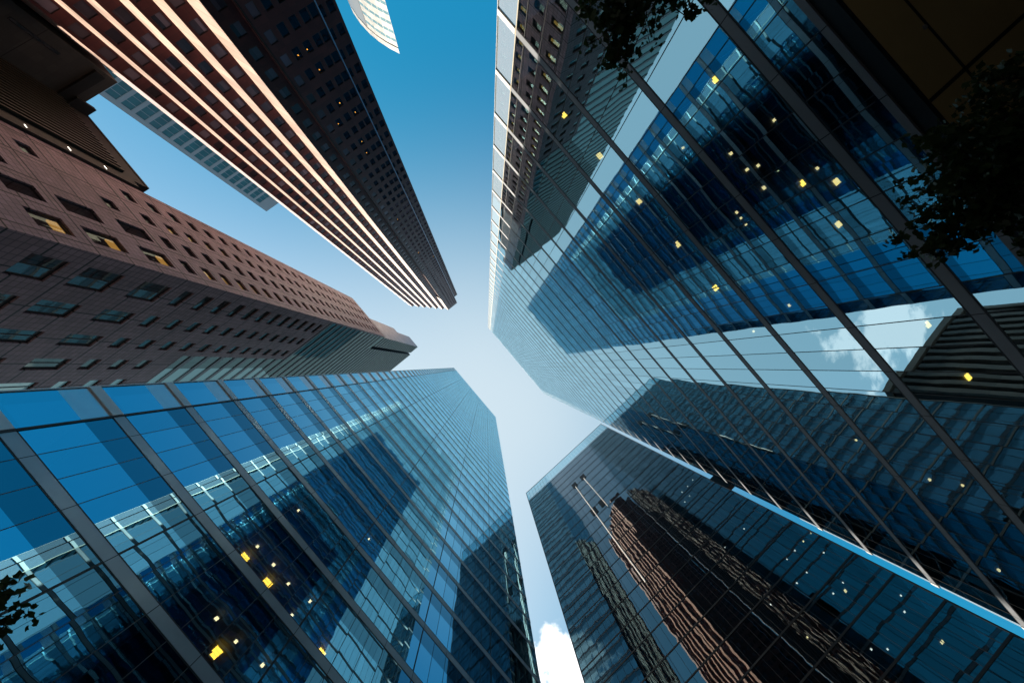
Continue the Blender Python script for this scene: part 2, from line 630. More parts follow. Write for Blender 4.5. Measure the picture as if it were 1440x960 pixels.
def lamp_part(t, x, y, z, sx, sy, mat, name='ceiling_light_or_glint'):
    m_ = MB()
    lsh = rnd.choice([0.5, 0.1, 0.5, 0.3])
    sx, sy = sx * rnd.uniform(0.8, 1.15), sy * rnd.uniform(0.75, 1.1)
    if sx > 0.22:
        w = sx / 3.0
        for k in range(3):
            m_.box(x - sx / 2 + k * w, x - sx / 2 + (k + 0.62) * w, y - sy * (0.5 if k else lsh), y + sy / 2, z - 0.06, z)
    else:
        m_.box(x - sx / 2, x + sx / 2, y - sy / 2, y + sy / 2, z - 0.06, z)
    m_.build(name, mat, t)


# ---- right tower
t = thing('glass_tower', 'tall glass tower on the right with dark metal floor bands and a glass corner fin', 'tower')
X0, X1, Y0, Y1, ZB, ZT = DR, DR + 38, -14.65, 33.4, 9.55, 182.0
RT = t
g = MB()
glass_ring(g, X0, X1, Y0, Y1, ZB + 0.3, ZT)
g.build('curtain_wall', M['glass_right'], t)
MB().box(X0 + 0.1, X1 - 0.1, Y0 + 0.1, Y1 - 0.1, ZT - 1.2, ZT - 0.8).build('roof', M['slab'], t)
band0 = None
nR = 43
bm_ = ring(MB(), X0, X1, Y0, Y1, -0.165, 0.165, 0.02, 0.10).mesh('floor_band', M['band'])
gk_ = ring(ring(MB(), X0, X1, Y0, Y1, 0.167, 0.225, 0.012, 0.06), X0, X1, Y0, Y1, -0.225, -0.167, 0.012, 0.06).mesh('gasket', M['gasket'])
sl_ = MB().box(X0 + 0.12, X1 - 0.12, Y0 + 0.12, Y1 - 0.12, -0.22, 0.2).mesh('floor_slab', M['slab'])
fb_ = MB().box(X0 - 0.07, X0 + 0.08, Y0 - 1.75, Y0 - 0.072, -0.165, 0.165).mesh('fin_bracket', M['sunlit_white_metal'])
for k in range(nR):
    z = Z0R + FR_ * k
    for nm, me in (('floor_band', bm_), ('floor_slab', sl_), ('fin_bracket', fb_)):
        o = bpy.data.objects.new(nm, me)
        COL.objects.link(o)
        o.parent = t
        o.location = (0, 0, z)
        if nm == 'floor_band':
            g2 = bpy.data.objects.new('gasket', gk_)
            COL.objects.link(g2)
            g2.parent = o
MB().box(X0 + 9, X1 - 9, Y0 + 9, Y1 - 9, 0.2, ZT - 1.3).build('core', M['core'], t)
MB().face([(X0 + 0.02, Y0 - 0.09, ZB + 2.2), (X0 + 0.02, Y0 - 1.74, ZB + 2.2), (X0 + 0.02, Y0 - 1.74, ZT - 1), (X0 + 0.02, Y0 - 0.09, ZT - 1)]).build('glass_fin', M['glass_fin'], t)
MB().box(X0 - 0.05, X0 + 0.09, Y0 - 1.785, Y0 - 1.752, ZB + 2.0, ZT - 0.9).build('fin_edge', M['sunlit_white_metal'], t)
MB().box(X0 - 0.03, X0 + 0.10, Y0 - 0.068, Y0 + 0.012, ZB + 2.0, ZT).build('corner_post', metal('cream_metal', c4(0.62, 0.56, 0.44), 0.35, 0.2), t)
mu_ = MB().box(X0 - 0.008, X0 + 0.08, -0.022, 0.022, ZB + 0.4, ZT - 0.02).mesh('mullion', M['mullion'])
k = 0
y = 10.04 - 1.41 * 17
while y < Y1 - 0.4:
    if y > Y0 + 0.5:
        o = bpy.data.objects.new('mullion', mu_)
        COL.objects.link(o)
        o.parent = t
        o.location = (0, y, 0)
    y += 1.41
mu2 = MB().box(-0.028, 0.028, Y1 - 0.08, Y1 + 0.03, ZB + 0.4, ZT - 0.02).mesh('mullion', M['mullion'])
for k in range(26):
    o = bpy.data.objects.new('mullion', mu2)
    COL.objects.link(o)
    o.parent = t
    o.location = (X0 + 1.2 + k * 1.41, 0, 0)
# overhang over the recessed entrance
MB().box(X0 + 0.25, X1, Y0, Y1 - 0.05, ZB - 0.3, ZB).build('soffit', M['soffit'], t)
MB().box(X0 - 0.03, X0 + 0.24, Y0, Y1, ZB + 0.10, ZB + 0.29).build('edge_beam', M['band'], t)
MB().box(X0 + 0.06, X0 + 0.24, Y0, Y1, ZB - 0.3, ZB + 0.098).build('edge_reveal', M['gasket'], t)
for (x, y) in ((16.55, 0.75), (16.5, 3.05)):
    MB().tube([(x, y, ZB - 0.33), (x, y, ZB - 0.302)], 0.075, 14).build('sprinkler', M['grey_steel'], t)
for (x, y) in ((20.2, 1.35), (20.2, 9.4), (20.2, -6.5)):
    MB().tube([(x, y, ZB - 0.325), (x, y, ZB - 0.301)], 0.10, 14).build('downlight', M['lamp_small'], t)
lob = MB()
glass_ring(lob, X0 + 9, X1 - 2, Y0 + 2, Y1 - 2, 0.16, ZB - 0.31)
lob.build('lobby_glass', M['glass_right'], t)
for y in (-9.5, 1.0, 11.5, 22.0, 31.0):
    MB().box(X0 + 5.6, X0 + 6.6, y - 0.5, y + 0.5, 0.14, ZB - 0.31).build('column', M['band'], t)
for k in range(6):
    z = Z0R + FR_ * k
    MB().box(X0 - 0.05, X0 + 0.08, Y1 + 0.072, Y1 + 0.30, z - 0.2, z + 0.2).build('fin_bracket', M['sunlit_white_metal'], t)
MB().face([(X0 + 0.02, Y1 + 0.29, ZB + 1.5), (X0 + 0.02, Y1 + 0.05, ZB + 1.5), (X0 + 0.02, Y1 + 0.05, Z0R + 22), (X0 + 0.02, Y1 + 0.29, Z0R + 22)]).build('glass_fin', M['glass_fin'], t)
big = ((16.35, -10.52, 22.81), (16.43, -2.0, 22.81), (16.54, 2.27, 22.81), (17.54, 3.18, 14.82), (19.06, 4.25, 14.82), (17.57, 5.86, 14.82),
       (16.58, 6.54, 22.81), (17.59, -3.49, 14.82), (17.69, 12.41, 14.82), (17.49, 15.59, 14.82), (16.41, -6.48, 22.81))
for (x, y, z) in big:
    w = 0.42 if z > 20 else 0.28
    lamp_part(t, x, y, z + 0.35, w, w * 1.15, rnd.choice([M['lamp_warm'], M['lamp_warm'], M['lamp_soft']]))
small = ((16.62, 10.8, 22.81), (15.99, 22.67, 18.82), (17.87, 31.9, 26.81), (15.57, 29.42, 18.82), (17.85, 2.75, 18.82), (17.82, 3.19, 18.82), (17.79, 3.68, 18.82),
         (17.93, -2.45, 18.82), (17.42, 24.41, 18.82), (17.19, 21.81, 22.81), (18.53, 10.13, 22.81), (16.44, 9.15, 18.82), (18.63, -0.08, 14.82), (18.71, 3.12, 14.82),
         (15.6, -0.2, 14.82), (15.7, 0.9, 14.82), (15.75, 2.1, 14.82), (16.3, 1.1, 14.82))
for (x, y, z) in small:
    lamp_part(t, x, y, z + 0.35, 0.13, 0.16, M['lamp_small'])

# ---- blue tower
t = thing('glass_tower', 'deep blue glass tower at lower left with grey floor bands and darker spandrel stripes', 'tower')
X0, X1, Y0, Y1, ZB, ZT = -DB - 58, -DB, -11.1, 29.4, 8.0, 209.5
nB = 47
vis_ = glass_ring(MB(), X0, X1, Y0, Y1, 0.30, 2.57).mesh('vision_glass', M['glass_blue'])
spn_ = glass_ring(MB(), X0, X1, Y0, Y1, 2.57, 3.79).mesh('spandrel_glass', M['glass_spandrel'])
bb_ = ring(MB(), X0, X1, Y0, Y1, -0.25, 0.25, 0.02, 0.10).mesh('floor_band', M['band_blue'])
gb_ = ring(ring(MB(), X0, X1, Y0, Y1, 0.252, 0.31, 0.012, 0.06), X0, X1, Y0, Y1, -0.31, -0.252, 0.012, 0.06).mesh('gasket', M['gasket'])
sb_ = MB().box(X0 + 0.12, X1 - 0.12, Y0 + 0.12, Y1 - 0.12, -0.22, 0.2).mesh('floor_slab', M['slab'])
fn_ = MB().box(X1 - 0.08, X1 + 0.07, Y0 - 2.1, Y0 - 0.072, -0.25, 0.25).mesh('fin_bracket', M['sunlit_white_metal'])  # white bar ends stand in for sunlight bounced off the right tower
vall, sall = MB(), MB()
for k in range(-1, nB + 1):
    z = Z0B + FB * k
    glass_ring(vall, X0, X1, Y0, Y1, z + 0.30, z + 2.57)
    glass_ring(sall, X0, X1, Y0, Y1, z + 2.57, z + 3.79)
    o = bpy.data.objects.new('floor_band', bb_)
    COL.objects.link(o)
    o.parent = t
    o.location = (0, 0, z)
    g2 = bpy.data.objects.new('gasket', gb_)
    COL.objects.link(g2)
    g2.parent = o
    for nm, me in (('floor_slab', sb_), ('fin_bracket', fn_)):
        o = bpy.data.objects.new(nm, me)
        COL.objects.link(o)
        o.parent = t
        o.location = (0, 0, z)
vall.build('vision_glass', M['glass_blue'], t)
sall.build('spandrel_glass', M['glass_spandrel'], t)
ZT = Z0B + FB * nB + 3.8
MB().box(X0 + 0.2, X1 - 0.2, Y0 + 0.2, Y1 - 0.2, ZT - 0.7, ZT - 0.3).build('roof', M['slab'], t)
MB().box(X0 + 8, X1 - 9, Y0 + 8, Y1 - 8, 0.2, ZT - 0.8).build('core', M['core'], t)
fa_ = MB().face([(X1 - 0.02, Y0 - 2.08, 0.27), (X1 - 0.02, Y0 - 0.08, 0.27), (X1 - 0.02, Y0 - 0.08, 2.57), (X1 - 0.02, Y0 - 2.08, 2.57)]).mesh('glass_fin', M['glass_blue'])
fb2 = MB().face([(X1 - 0.02, Y0 - 2.08, 2.57), (X1 - 0.02, Y0 - 0.08, 2.57), (X1 - 0.02, Y0 - 0.08, 3.81), (X1 - 0.02, Y0 - 2.08, 3.81)]).mesh('fin_spandrel', M['fin_panel'])
for k in range(-1, nB + 1):
    for nm, me in (('glass_fin', fa_), ('fin_spandrel', fb2)):
        o = bpy.data.objects.new(nm, me)
        COL.objects.link(o)
        o.parent = t
        o.location = (0, 0, Z0B + FB * k)
MB().box(X1 - 0.12, X1 - 0.06, Y0 - 2.08, Y0 - 0.08, 9, ZT).build('fin_backing', M['core'], t)
MB().box(X1 - 0.09, X1 + 0.05, Y0 - 2.16, Y0 - 2.102, 9, ZT).build('fin_edge', M['sunlit_white_metal'], t)  # white rim, bounced sunlight put into its colour
MB().box(X1 - 0.10, X1 + 0.055, Y0 - 0.06, Y0 + 0.06, 9, ZT).build('corner_post', M['gasket'], t)
mth = MB().box(X1 - 0.08, X1 + 0.008, -0.018, 0.018, 10, ZT).mesh('mullion', M['mullion'])
mtk = MB().box(X1 - 0.08, X1 + 0.015, -0.05, 0.05, 10, ZT).mesh('column_joint', M['gasket'])
for j in range(2, 30):
    o = bpy.data.objects.new('column_joint' if j % 6 == 0 else 'mullion', mtk if j % 6 == 0 else mth)
    COL.objects.link(o)
    o.parent = t
    o.location = (0, -12.5 + 1.4 * j, 0)
MB().box(X0, X1 - 3, Y0, Y1, 0.14, Z0B - FB - 0.4).build('lobby_wall', M['core'], t)
MB().box(X0, X1 - 0.3, Y0, Y1, Z0B - FB - 0.38, Z0B - FB - 0.28).build('soffit', M['slab'], t)
BL = ((-20.13, -0.72, 24.16), (-20.03, 1.52, 24.16), (-20.37, 2.25, 20.08), (-20.2, 7.25, 24.16))
for (x, y, z) in BL:
    lamp_part(t, x, y, z + 0.35, 0.5, 0.56, M['lamp_gold'])
for (x, y, z) in ((-19.38, 0.92, 20.08), (-19.37, 2.51, 20.08), (-19.12, 4.37, 20.08), (-20.14, 4.16, 24.16), (-19.06, 0.88, 24.16), (-19.11, 2.46, 24.16), (-18.78, 4.27, 24.16),
                  (-20.9, 2.7, 28.24), (-18.42, 5.09, 32.32), (-20.97, 4.49, 28.24), (-19.1, -0.72, 24.16), (-18.63, -0.95, 28.24), (-19.94, 5.8, 40.48), (-21.6, 7.77, 24.16)):
    lamp_part(t, x, y, z + 0.35, 0.15, 0.2, M['lamp_dim'])

# ---- dark glass tower at the lower right
t = thing('glass_tower', 'dark glass tower at lower right with a pale glass parapet and window washing ropes', 'tower')
X0, X1, Y0, Y1, ZT = -21.6, 21.3, DG, DG + 40, 135.6
GT = t
zpar = 128.6
g = MB()
holes = ((-3.9, -1.9, 110.6, 1), (0.1, 2.1, 110.6, 1), (-3.9, -1.9, 91.0, 1), (-0.7, 1.1, 91.0, 1))
glass_ring(g, X0, X1, Y0, Y1, 3.0, zpar)
g.build('curtain_wall', M['glass_dark'], t)
pg = MB()
glass_ring(pg, X0, X1, Y0, Y1, zpar + 0.2, ZT)
pg.build('glass_parapet', M['glass_parapet'], t)
MB().box(X0 + 2.5, X1 - 2.5, Y0 + 2.5, Y1 - 2.5, zpar - 1, zpar - 0.1).build('roof', M['slab'], t)
bg_ = ring(MB(), X0, X1, Y0, Y1, -0.10, 0.10, 0.05, 0.10).mesh('floor_band', M['mullion'])
sg_ = MB().box(X0 + 0.12, X1 - 0.12, Y0 + 0.12, Y1 - 0.12, -0.3, 0.2).mesh('floor_slab', M['slab'])
k = -6
while Z0G + FG * k < zpar + 0.5:
    z = Z0G + FG * k
    for nm, me in (('floor_band', bg_), ('floor_slab', sg_)):
        o = bpy.data.objects.new(nm, me)
        COL.objects.link(o)
        o.parent = t
        o.location = (0, 0, z)
    k += 1
MB().box(X0 + 8, X1 - 8, Y0 + 8, Y1 - 8, 0.2, zpar - 1.1).build('core', M['core'], t)
mg = MB().box(-0.025, 0.025, Y0 - 0.02, Y0 + 0.06, 4, zpar).mesh('mullion', M['mullion'])
mpp = MB().box(-0.035, 0.035, Y0 + 0.03, Y0 + 0.12, zpar + 0.2, ZT).mesh('parapet_post', M['pale_panel'])
for j in range(31):
    x = -21.6 + 1.43 * j
    if j == 0:
        x = -21.55
    o = bpy.data.objects.new('mullion', mg)
    COL.objects.link(o)
    o.parent = t
    o.location = (x, 0, 0)
    o = bpy.data.objects.new('parapet_post', mpp)
    COL.objects.link(o)
    o.parent = t
    o.location = (x, 0, 0)
MB().box(X1 - 0.12, X1 + 0.04, Y0 - 0.06, Y0 + 0.10, 4, ZT).build('corner_post', M['mullion'], t)
MB().box(X0 - 0.04, X0 + 0.12, Y0 - 0.06, Y0 + 0.10, 4, ZT).build('corner_post', M['mullion'], t)
MB().box(X0 - 0.04, X1 + 0.04, Y0 - 0.06, Y0 + 0.08, ZT, ZT + 0.18).build('coping', M['pale_panel'], t)
for (xa, xb, zc_) in ((-4.3, -2.5, 110.9), (-0.4, 1.5, 111.2), (-4.3, -2.3, 91.4), (-1.0, 0.8, 91.6)):
    MB().box(xa, xb, Y0 - 0.16, Y0 - 0.11, zc_ - 1.6, zc_ + 1.6).build('vent_panel', M['gasket'], t)
MB().box(X1 + 0.05, X1 + 1.6, Y0 + 0.2, Y0 + 1.2, 64.5, 69.5).build('louvre_box', M['bronze'], t)
GL = ((19.84, 52.56, 45.54), (17.81, 52.53, 45.54), (15.95, 52.66, 45.54), (13.81, 52.62, 45.54), (16.81, 52.96, 41.28), (19.87, 52.66, 37.02), (18.89, 54.23, 37.02), (15.9, 52.87, 37.02),
      (17.64, 52.81, 32.76), (16.85, 53.85, 58.32), (14.76, 53.8, 58.32), (16.46, 54.01, 49.8), (18.33, 54.01, 49.8), (20.39, 54.02, 49.8), (11.85, 53.64, 58.32),
      (8.87, 53.22, 41.28), (11.99, 52.75, 45.54), (14.31, 55.52, 37.02), (12.81, 54.06, 37.02), (15.7, 52.36, 32.76), (19.99, 52.92, 75.36), (18.05, 53.16, 75.36), (17.9, 52.58, 71.1),
      (16.09, 53.17, 75.36), (15.88, 51.9, 71.1), (13.91, 53.17, 75.36), (14.19, 52.12, 71.1), (14.6, 54.38, 71.1), (20.08, 52.25, 71.1), (12.57, 54.59, 71.1), (8.87, 51.9, 45.54),
      (19.2, 52.0, 41.28), (17.3, 52.0, 41.28), (15.3, 52.0, 41.28))
for i, (x, y, z) in enumerate(GL):
    if i % 3 == 1 and i not in (4, 13):
        continue
    w = 0.36 if i in (4, 8) else 0.19
    lamp_part(t, x, y, z + 0.28, w, w, M['lamp_small'] if i in (4, 8, 15, 13) else M['lamp_white'])
for (x, za, zb, nm) in ((-3.4, 62, 109.3, 'left'), (0.55, 88, 109.6, 'right')):
    o = MB().tube([(x, Y0 - 0.28, zb), (x + 0.02, Y0 - 0.30, (za + zb) / 2), (x, Y0 - 0.28, za)], 0.15, 6).build('washing_rope', M['rope'])
    tag(o, 'longer white rope hanging down the dark glass tower from the left vent' if nm == 'left' else 'shorter white rope hanging down the dark glass tower from the right vent', 'rope', 'window washing ropes')

# ------------------------------------------------------------------ stone facades with real window openings


def wall(mb, p0, tang, u0, u1, z0, z1, holes, nrm, depth=0.25):
    """wall plane from p0 along tang (unit, 2D); holes are (ua,ub,za,zb); reveals go inwards"""
    us = sorted({u0, u1} | {h[0] for h in holes} | {h[1] for h in holes})
    zs = sorted({z0, z1} | {h[2] for h in holes} | {h[3] for h in holes})
    us = [u for u in us if u0 - 1e-6 <= u <= u1 + 1e-6]
    zs = [z for z in zs if z0 - 1e-6 <= z <= z1 + 1e-6]
    flip = (tang[0] * nrm[1] - tang[1] * nrm[0]) > 0

    def P(u, z, d=0.0):
        return (p0[0] + tang[0] * u - nrm[0] * d, p0[1] + tang[1] * u - nrm[1] * d, z)

    def q(pts, uv=None):
        if flip:
            pts = list(reversed(pts))
        mb.face(pts)

    covered = set()
    ui = {round(u, 4): i for i, u in enumerate(us)}
    zi = {round(z, 4): i for i, z in enumerate(zs)}
    for h in holes:
        for i in range(ui[round(h[0], 4)], ui[round(h[1], 4)]):
            for j in range(zi[round(h[2], 4)], zi[round(h[3], 4)]):
                covered.add((i, j))
    for i in range(len(us) - 1):
        j = 0
        while j < len(zs) - 1:
            if (i, j) in covered:
                j += 1
                continue
            e = j
            while e < len(zs) - 1 and (i, e) not in covered:
                e += 1
            q([P(us[i], zs[j]), P(us[i + 1], zs[j]), P(us[i + 1], zs[e]), P(us[i], zs[e])])
            j = e
    for (a, b_, za, zb) in holes:
        q([P(a, za), P(a, za, depth), P(a, zb, depth), P(a, zb)][::-1])
        q([P(b_, za), P(b_, zb), P(b_, zb, depth), P(b_, za, depth)][::-1])
        q([P(a, za), P(b_, za), P(b_, za, depth), P(a, za, depth)][::-1])
        q([P(a, zb), P(a, zb, depth), P(b_, zb, depth), P(b_, zb)][::-1])
    return P, flip


def window_frame(mb, P, h, depth, fw, bars=1, hbars=0):
    a, b_, za, zb = h

    def bar(u0_, u1_, z0_, z1_, d0, d1):
        c = [P(u0_, z0_, d0), P(u1_, z0_, d0), P(u1_, z1_, d0), P(u0_, z1_, d0), P(u0_, z0_, d1), P(u1_, z0_, d1), P(u1_, z1_, d1), P(u0_, z1_, d1)]
        for f in ((0, 1, 2, 3), (7, 6, 5, 4), (1, 0, 4, 5), (2, 1, 5, 6), (3, 2, 6, 7), (0, 3, 7, 4)):
            mb.face([c[i] for i in f])

    d0, d1 = depth - 0.10, depth + 0.02
    bar(a + 0.003, a + fw, za + 0.003, zb - 0.003, d0, d1)
    bar(b_ - fw, b_ - 0.003, za + 0.003, zb - 0.003, d0, d1)
    bar(a + fw, b_ - fw, za + 0.003, za + fw, d0, d1)
    bar(a + fw, b_ - fw, zb - fw, zb - 0.003, d0, d1)
    for k in range(bars):
        u = a + (b_ - a) * (k + 1) / (bars + 1)
        bar(u - fw * 0.4, u + fw * 0.4, za + fw, zb - fw, d0, d1)
    for k in range(hbars):
        z = za + (zb - za) * (k + 1) / (hbars + 1)
        bar(a + fw, b_ - fw, z - fw * 0.4, z + fw * 0.4, d0 + 0.01, d1)


def pane_face(mb, P, h, depth, flip):
    a, b_, za, zb = h
    pts = [P(a, za, depth), P(b_, za, depth), P(b_, zb, depth), P(a, zb, depth)]
    mb.face(pts[::-1] if flip else pts)


def place_windows(root, items, glassm, framem, limit=100):
    """items: (P, hole, depth, fw, bars, hbars, flip); the largest ones in view become parts of their own"""
    def size(it):
        P, h = it[0], it[1]
        c = Vector(P((h[0] + h[1]) / 2, (h[2] + h[3]) / 2)) - EYE
        return (h[1] - h[0]) * (h[3] - h[2]) / c.length_squared
    items = sorted(items, key=size, reverse=True)
    rest_f, rest_p = MB(), MB()
    for i, (P, h, d, fw, bars, hb, fl) in enumerate(items):
        if i < limit:
            f = MB()
            window_frame(f, P, h, d, fw, bars, hb)
            fo = f.build('window', framem, root)
            p = MB()
            pane_face(p, P, h, d, fl)
            p.build('pane', glassm, fo)
        else:
            window_frame(rest_f, P, h, d, fw, bars, hb)
            pane_face(rest_p, P, h, d, fl)
    if rest_f.f:
        fo = rest_f.build('window', framem, root)
        fo['kind'] = 'stuff'
        po = rest_p.build('pane', glassm, fo)
        po['kind'] = 'stuff'


# ---- pink granite tower on the left
LX, LY, LTOP, LY1 = -27.2, -41.0, 150.6, -64.5
t = thing('granite_tower', 'pinkish granite tower on the left with punched windows and ribbed glass crown', 'tower')
LT = t
fl_low = [(28.0, 30.2), (32.3, 35.6), (38.5, 41.7), (43.4, 47.3), (49.8, 53.7), (55.8, 57.4)]
fl_up = [(60.5 - 0.85 + 3.75 * k, 60.5 + 0.85 + 3.75 * k) for k in range(24)]
wins = []
wb = MB()
# face towards the cross street (looks +Y)
colsB = [(-33.0, -29.4), (-38.35, -35.75), (-43.65, -41.2), (-49.0, -46.5), (-54.3, -51.8)]
zst = 100.8
HB, HB2 = [], []
for ci, (a, b_) in enumerate(colsB):
    for (za, zb) in fl_low + fl_up:
        top = zst if ci < 3 else 69.5
        if zb < top - 0.8:
            (HB if ci < 3 else HB2).append((a, b_, za, zb))
P, fl = wall(wb, (0, LY), (1, 0), -45.0, LX, 0.14, zst, HB, (0, 1), 0.35)
for h in HB:
    wins.append((P, h, 0.33, 0.10, 1 if h[3] - h[2] > 2.5 else 0, 0, fl))
P, fl = wall(wb, (0, LY), (1, 0), -77.0, -45.0, 0.14, 69.5, HB2, (0, 1), 0.35)
for h in HB2:
    wins.append((P, h, 0.33, 0.10, 1 if h[3] - h[2] > 2.5 else 0, 0, fl))
# face towards the street (looks +X)
HA = []
colsA = [(-46.1, -43.2), (-51.2, -48.5), (-56.2, -53.8), (-61.3, -58.9)]
for ci, (a, b_) in enumerate(colsA):
    for i, (za, zb) in enumerate(fl_low + fl_up + [(60.5 - 0.85 + 3.75 * k, 60.5 + 0.85 + 3.75 * k) for k in range(24, 27)]):
        if zb > LTOP - 1:
            continue
        if ci >= 2 and i < 5:
            if i % 2 == (ci % 2):
                HA.append((a + 0.2, b_, za + 0.7, za + 2.3))
            continue
        HA.append((a, b_, za, zb))
P, fl = wall(wb, (LX, 0), (0, 1), LY1, LY, 0.14, LTOP, HA, (1, 0), 0.35)
for h in HA:
    wins.append((P, h, 0.33, 0.10, 0, 0, fl))
# far side, roof and closing pieces
wb.face([(LX, LY1, 0.14), (-77.0, LY1, 0.14), (-77.0, LY1, LTOP), (LX, LY1, LTOP)][::-1])
wb.face([(LX, LY - 0.5, LTOP), (LX, LY1, LTOP), (-77.0, LY1, LTOP), (-77.0, LY - 0.5, LTOP)])
wb.box(LX - 0.55, LX - 0.002, LY - 0.6, LY - 0.002, zst + 0.002, LTOP - 0.002)
wb.build('granite_wall', M['pink'], t)
place_windows(t, wins, M['glass_stone'], M['frame'])
# amber glow strips added as the piers' reflection in street windows, and the grooved outlines of blind panels
amber = emit('amber_glint', c4(1.0, 0.36, 0.08), 1.4)
nl = 0
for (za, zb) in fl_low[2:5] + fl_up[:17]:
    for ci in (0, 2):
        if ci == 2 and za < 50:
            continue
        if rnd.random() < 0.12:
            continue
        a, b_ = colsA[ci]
        MB().box(LX - 0.75, LX - 0.55, a + 0.25, b_ - 0.2 - rnd.uniform(0, .6), zb - (0.95 if zb - za > 2.5 else 0.62), zb - 0.12).build('ceiling_light_or_glint', amber, t)  # no lamp: glowing strip added to look like the sunlit piers mirrored here
gv = MB()
for i, (za, zb) in enumerate(fl_low[2:5]):
    for (ya, yb) in ((-57.4, -53.0), (-63.0, -58.2), (-52.2, -47.6)):
        if i == 1 and ya > -53:
            continue
        gv.box(LX - 0.02, LX + 0.012, ya, yb, zb + 0.55, zb + 0.68)
        gv.box(LX - 0.02, LX + 0.012, ya, ya + 0.13, za - 0.3, zb + 0.549)
gv.build('groove', M['frame'], t)
# ribbed glass on the cross-street face
gl = MB()
gl.face([(-45.0, LY - 0.15, zst), (LX - 0.56, LY - 0.15, zst), (LX - 0.56, LY - 0.15, LTOP), (-45.0, LY - 0.15, LTOP)][::-1])
gl.face([(-77.0, LY - 0.15, 69.5), (-45.0, LY - 0.15, 69.5), (-45.0, LY - 0.15, 228), (-77.0, LY - 0.15, 228)][::-1])
gl.face([(-45.0, LY - 0.15, LTOP), (-36.0, LY - 0.15, LTOP), (-36.0, LY - 0.15, 228), (-45.0, LY - 0.15, 228)][::-1])
gl.build('curtain_wall', M['glass_stone'], t)
rb1 = MB().box(-77.0, LX - 0.57, LY - 0.14, LY + 0.02, -0.45, 0.45).mesh('rib', M['frame'])
rb2 = MB().box(-77.0, -45.02, LY - 0.14, LY + 0.02, -0.45, 0.45).mesh('rib', M['frame'])
rb3 = MB().box(-77.0, -36.0, LY - 0.14, LY + 0.02, -0.45, 0.45).mesh('rib', M['frame'])
z = 71.8
while z < 227:
    me = rb2 if z < zst + 0.6 else (rb1 if z < LTOP - 0.5 else rb3)
    o = bpy.data.objects.new('rib', me)
    COL.objects.link(o)
    o.parent = t
    o.location = (0, 0, z)
    z += 3.75
# recessed slot and the crown block
MB().box(-77.0, -36.0, LY - 24, LY - 0.3, LTOP, 228).build('upper_wall', M['core'], t)
MB().box(-36.0, -34.2, LY - 20, LY - 4.5, LTOP, 224).build('recess_wall', M['frame'], t)
cb = MB()
cb.face([(-34.2, LY - 0.2, LTOP), (-34.2, LY - 18, LTOP), (-34.2, LY - 18, 222), (-34.2, LY - 0.2, 222)])
cb.face([(-28.0, LY - 0.2, LTOP), (-28.0, LY - 9.5, LTOP), (-28.0, LY - 9.5, 223.6), (-28.0, LY - 0.2, 223.6)][::-1])
cb.face([(-28.0, LY - 9.5, LTOP), (-30.0, LY - 9.5, LTOP), (-30.0, LY - 9.5, 223.6), (-28.0, LY - 9.5, 223.6)][::-1])
cb.face([(-30.0, LY - 9.5, LTOP), (-30.0, LY - 16.5, LTOP), (-30.0, LY - 16.5, 208), (-30.0, LY - 9.5, 208)][::-1])
cb.face([(-28.0, LY - 0.2, 223.6), (-28.0, LY - 9.5, 223.6), (-34.2, LY - 9.5, 223.6), (-34.2, LY - 0.2, 223.6)])
cb.face([(-30.0, LY - 9.5, 208), (-30.0, LY - 16.5, 208), (-34.2, LY - 16.5, 208), (-34.2, LY - 9.5, 208)])
cb.build('crown', granite('crown_stone', c4(0.30, 0.28, 0.33), c4(0.40, 0.37, 0.43), 0.4, 0, 0, 1.2, 1.25, 0, 0, 0.4), t)
gl = MB()
gl.face([(-34.2, LY - 0.2, LTOP), (-28.0, LY - 0.2, LTOP), (-28.0, LY - 0.2, 223.6), (-34.2, LY - 0.2, 223.6)][::-1])
gl.build('crown_glass', M['glass_stone'], t)
rc = MB().box(-34.2, -28.0, LY - 0.19, LY - 0.02, -0.45, 0.45).mesh('crown_rib', M['frame'])
z = LTOP + 1.9
while z < 223:
    o = bpy.data.objects.new('crown_rib', rc)
    COL.objects.link(o)
    o.parent = t
    o.location = (0, 0, z)
    z += 3.75

# ---- bronze fin building beyond it
t = thing('fin_building', 'low dark bronze building with vertical louvre fins beside the pink granite tower', 'building')
MB().box(-60, -26.9, -112, -66.6, 0.14, 63.0).build('wall', M['bronze'], t)
MB().box(-60, -26.75, -66.6, -64.7, 0.14, 60.5).build('end_bay', granite('brown_stone', c4(0.026, 0.019, 0.015), c4(0.040, 0.030, 0.024), 0.6, 0, 0, 1.3, 0.75, 0, 0, 0.3), t)
MB().box(-60, -26.8, -112, -66.6, 63.0, 63.4).build('parapet', M['bronze'], t)
fn = MB().box(-26.9, -26.35, -0.16, 0.16, 6, 59.5).mesh('fin', M['bronze_fin'])
for k in range(44):
    o = bpy.data.objects.new('fin', fn)
    COL.objects.link(o)
    o.parent = t
    o.location = (0, -67.6 - 1.0 * k, 0)
for k in range(5):
    lamp_part(t, -26.74, -65.6, 38 + 4.5 * k, 0.08, 0.7, M['lamp_white'], 'wall_light')
o = MB().tube([(-29.2, -68.5, 63.7), (-29.2, -68.4, 72.5)], [0.10, 0.03], 6).build('flagpole', M['grey_steel'])
tag(o, 'thin grey pole standing on the roof of the bronze fin building', 'pole')

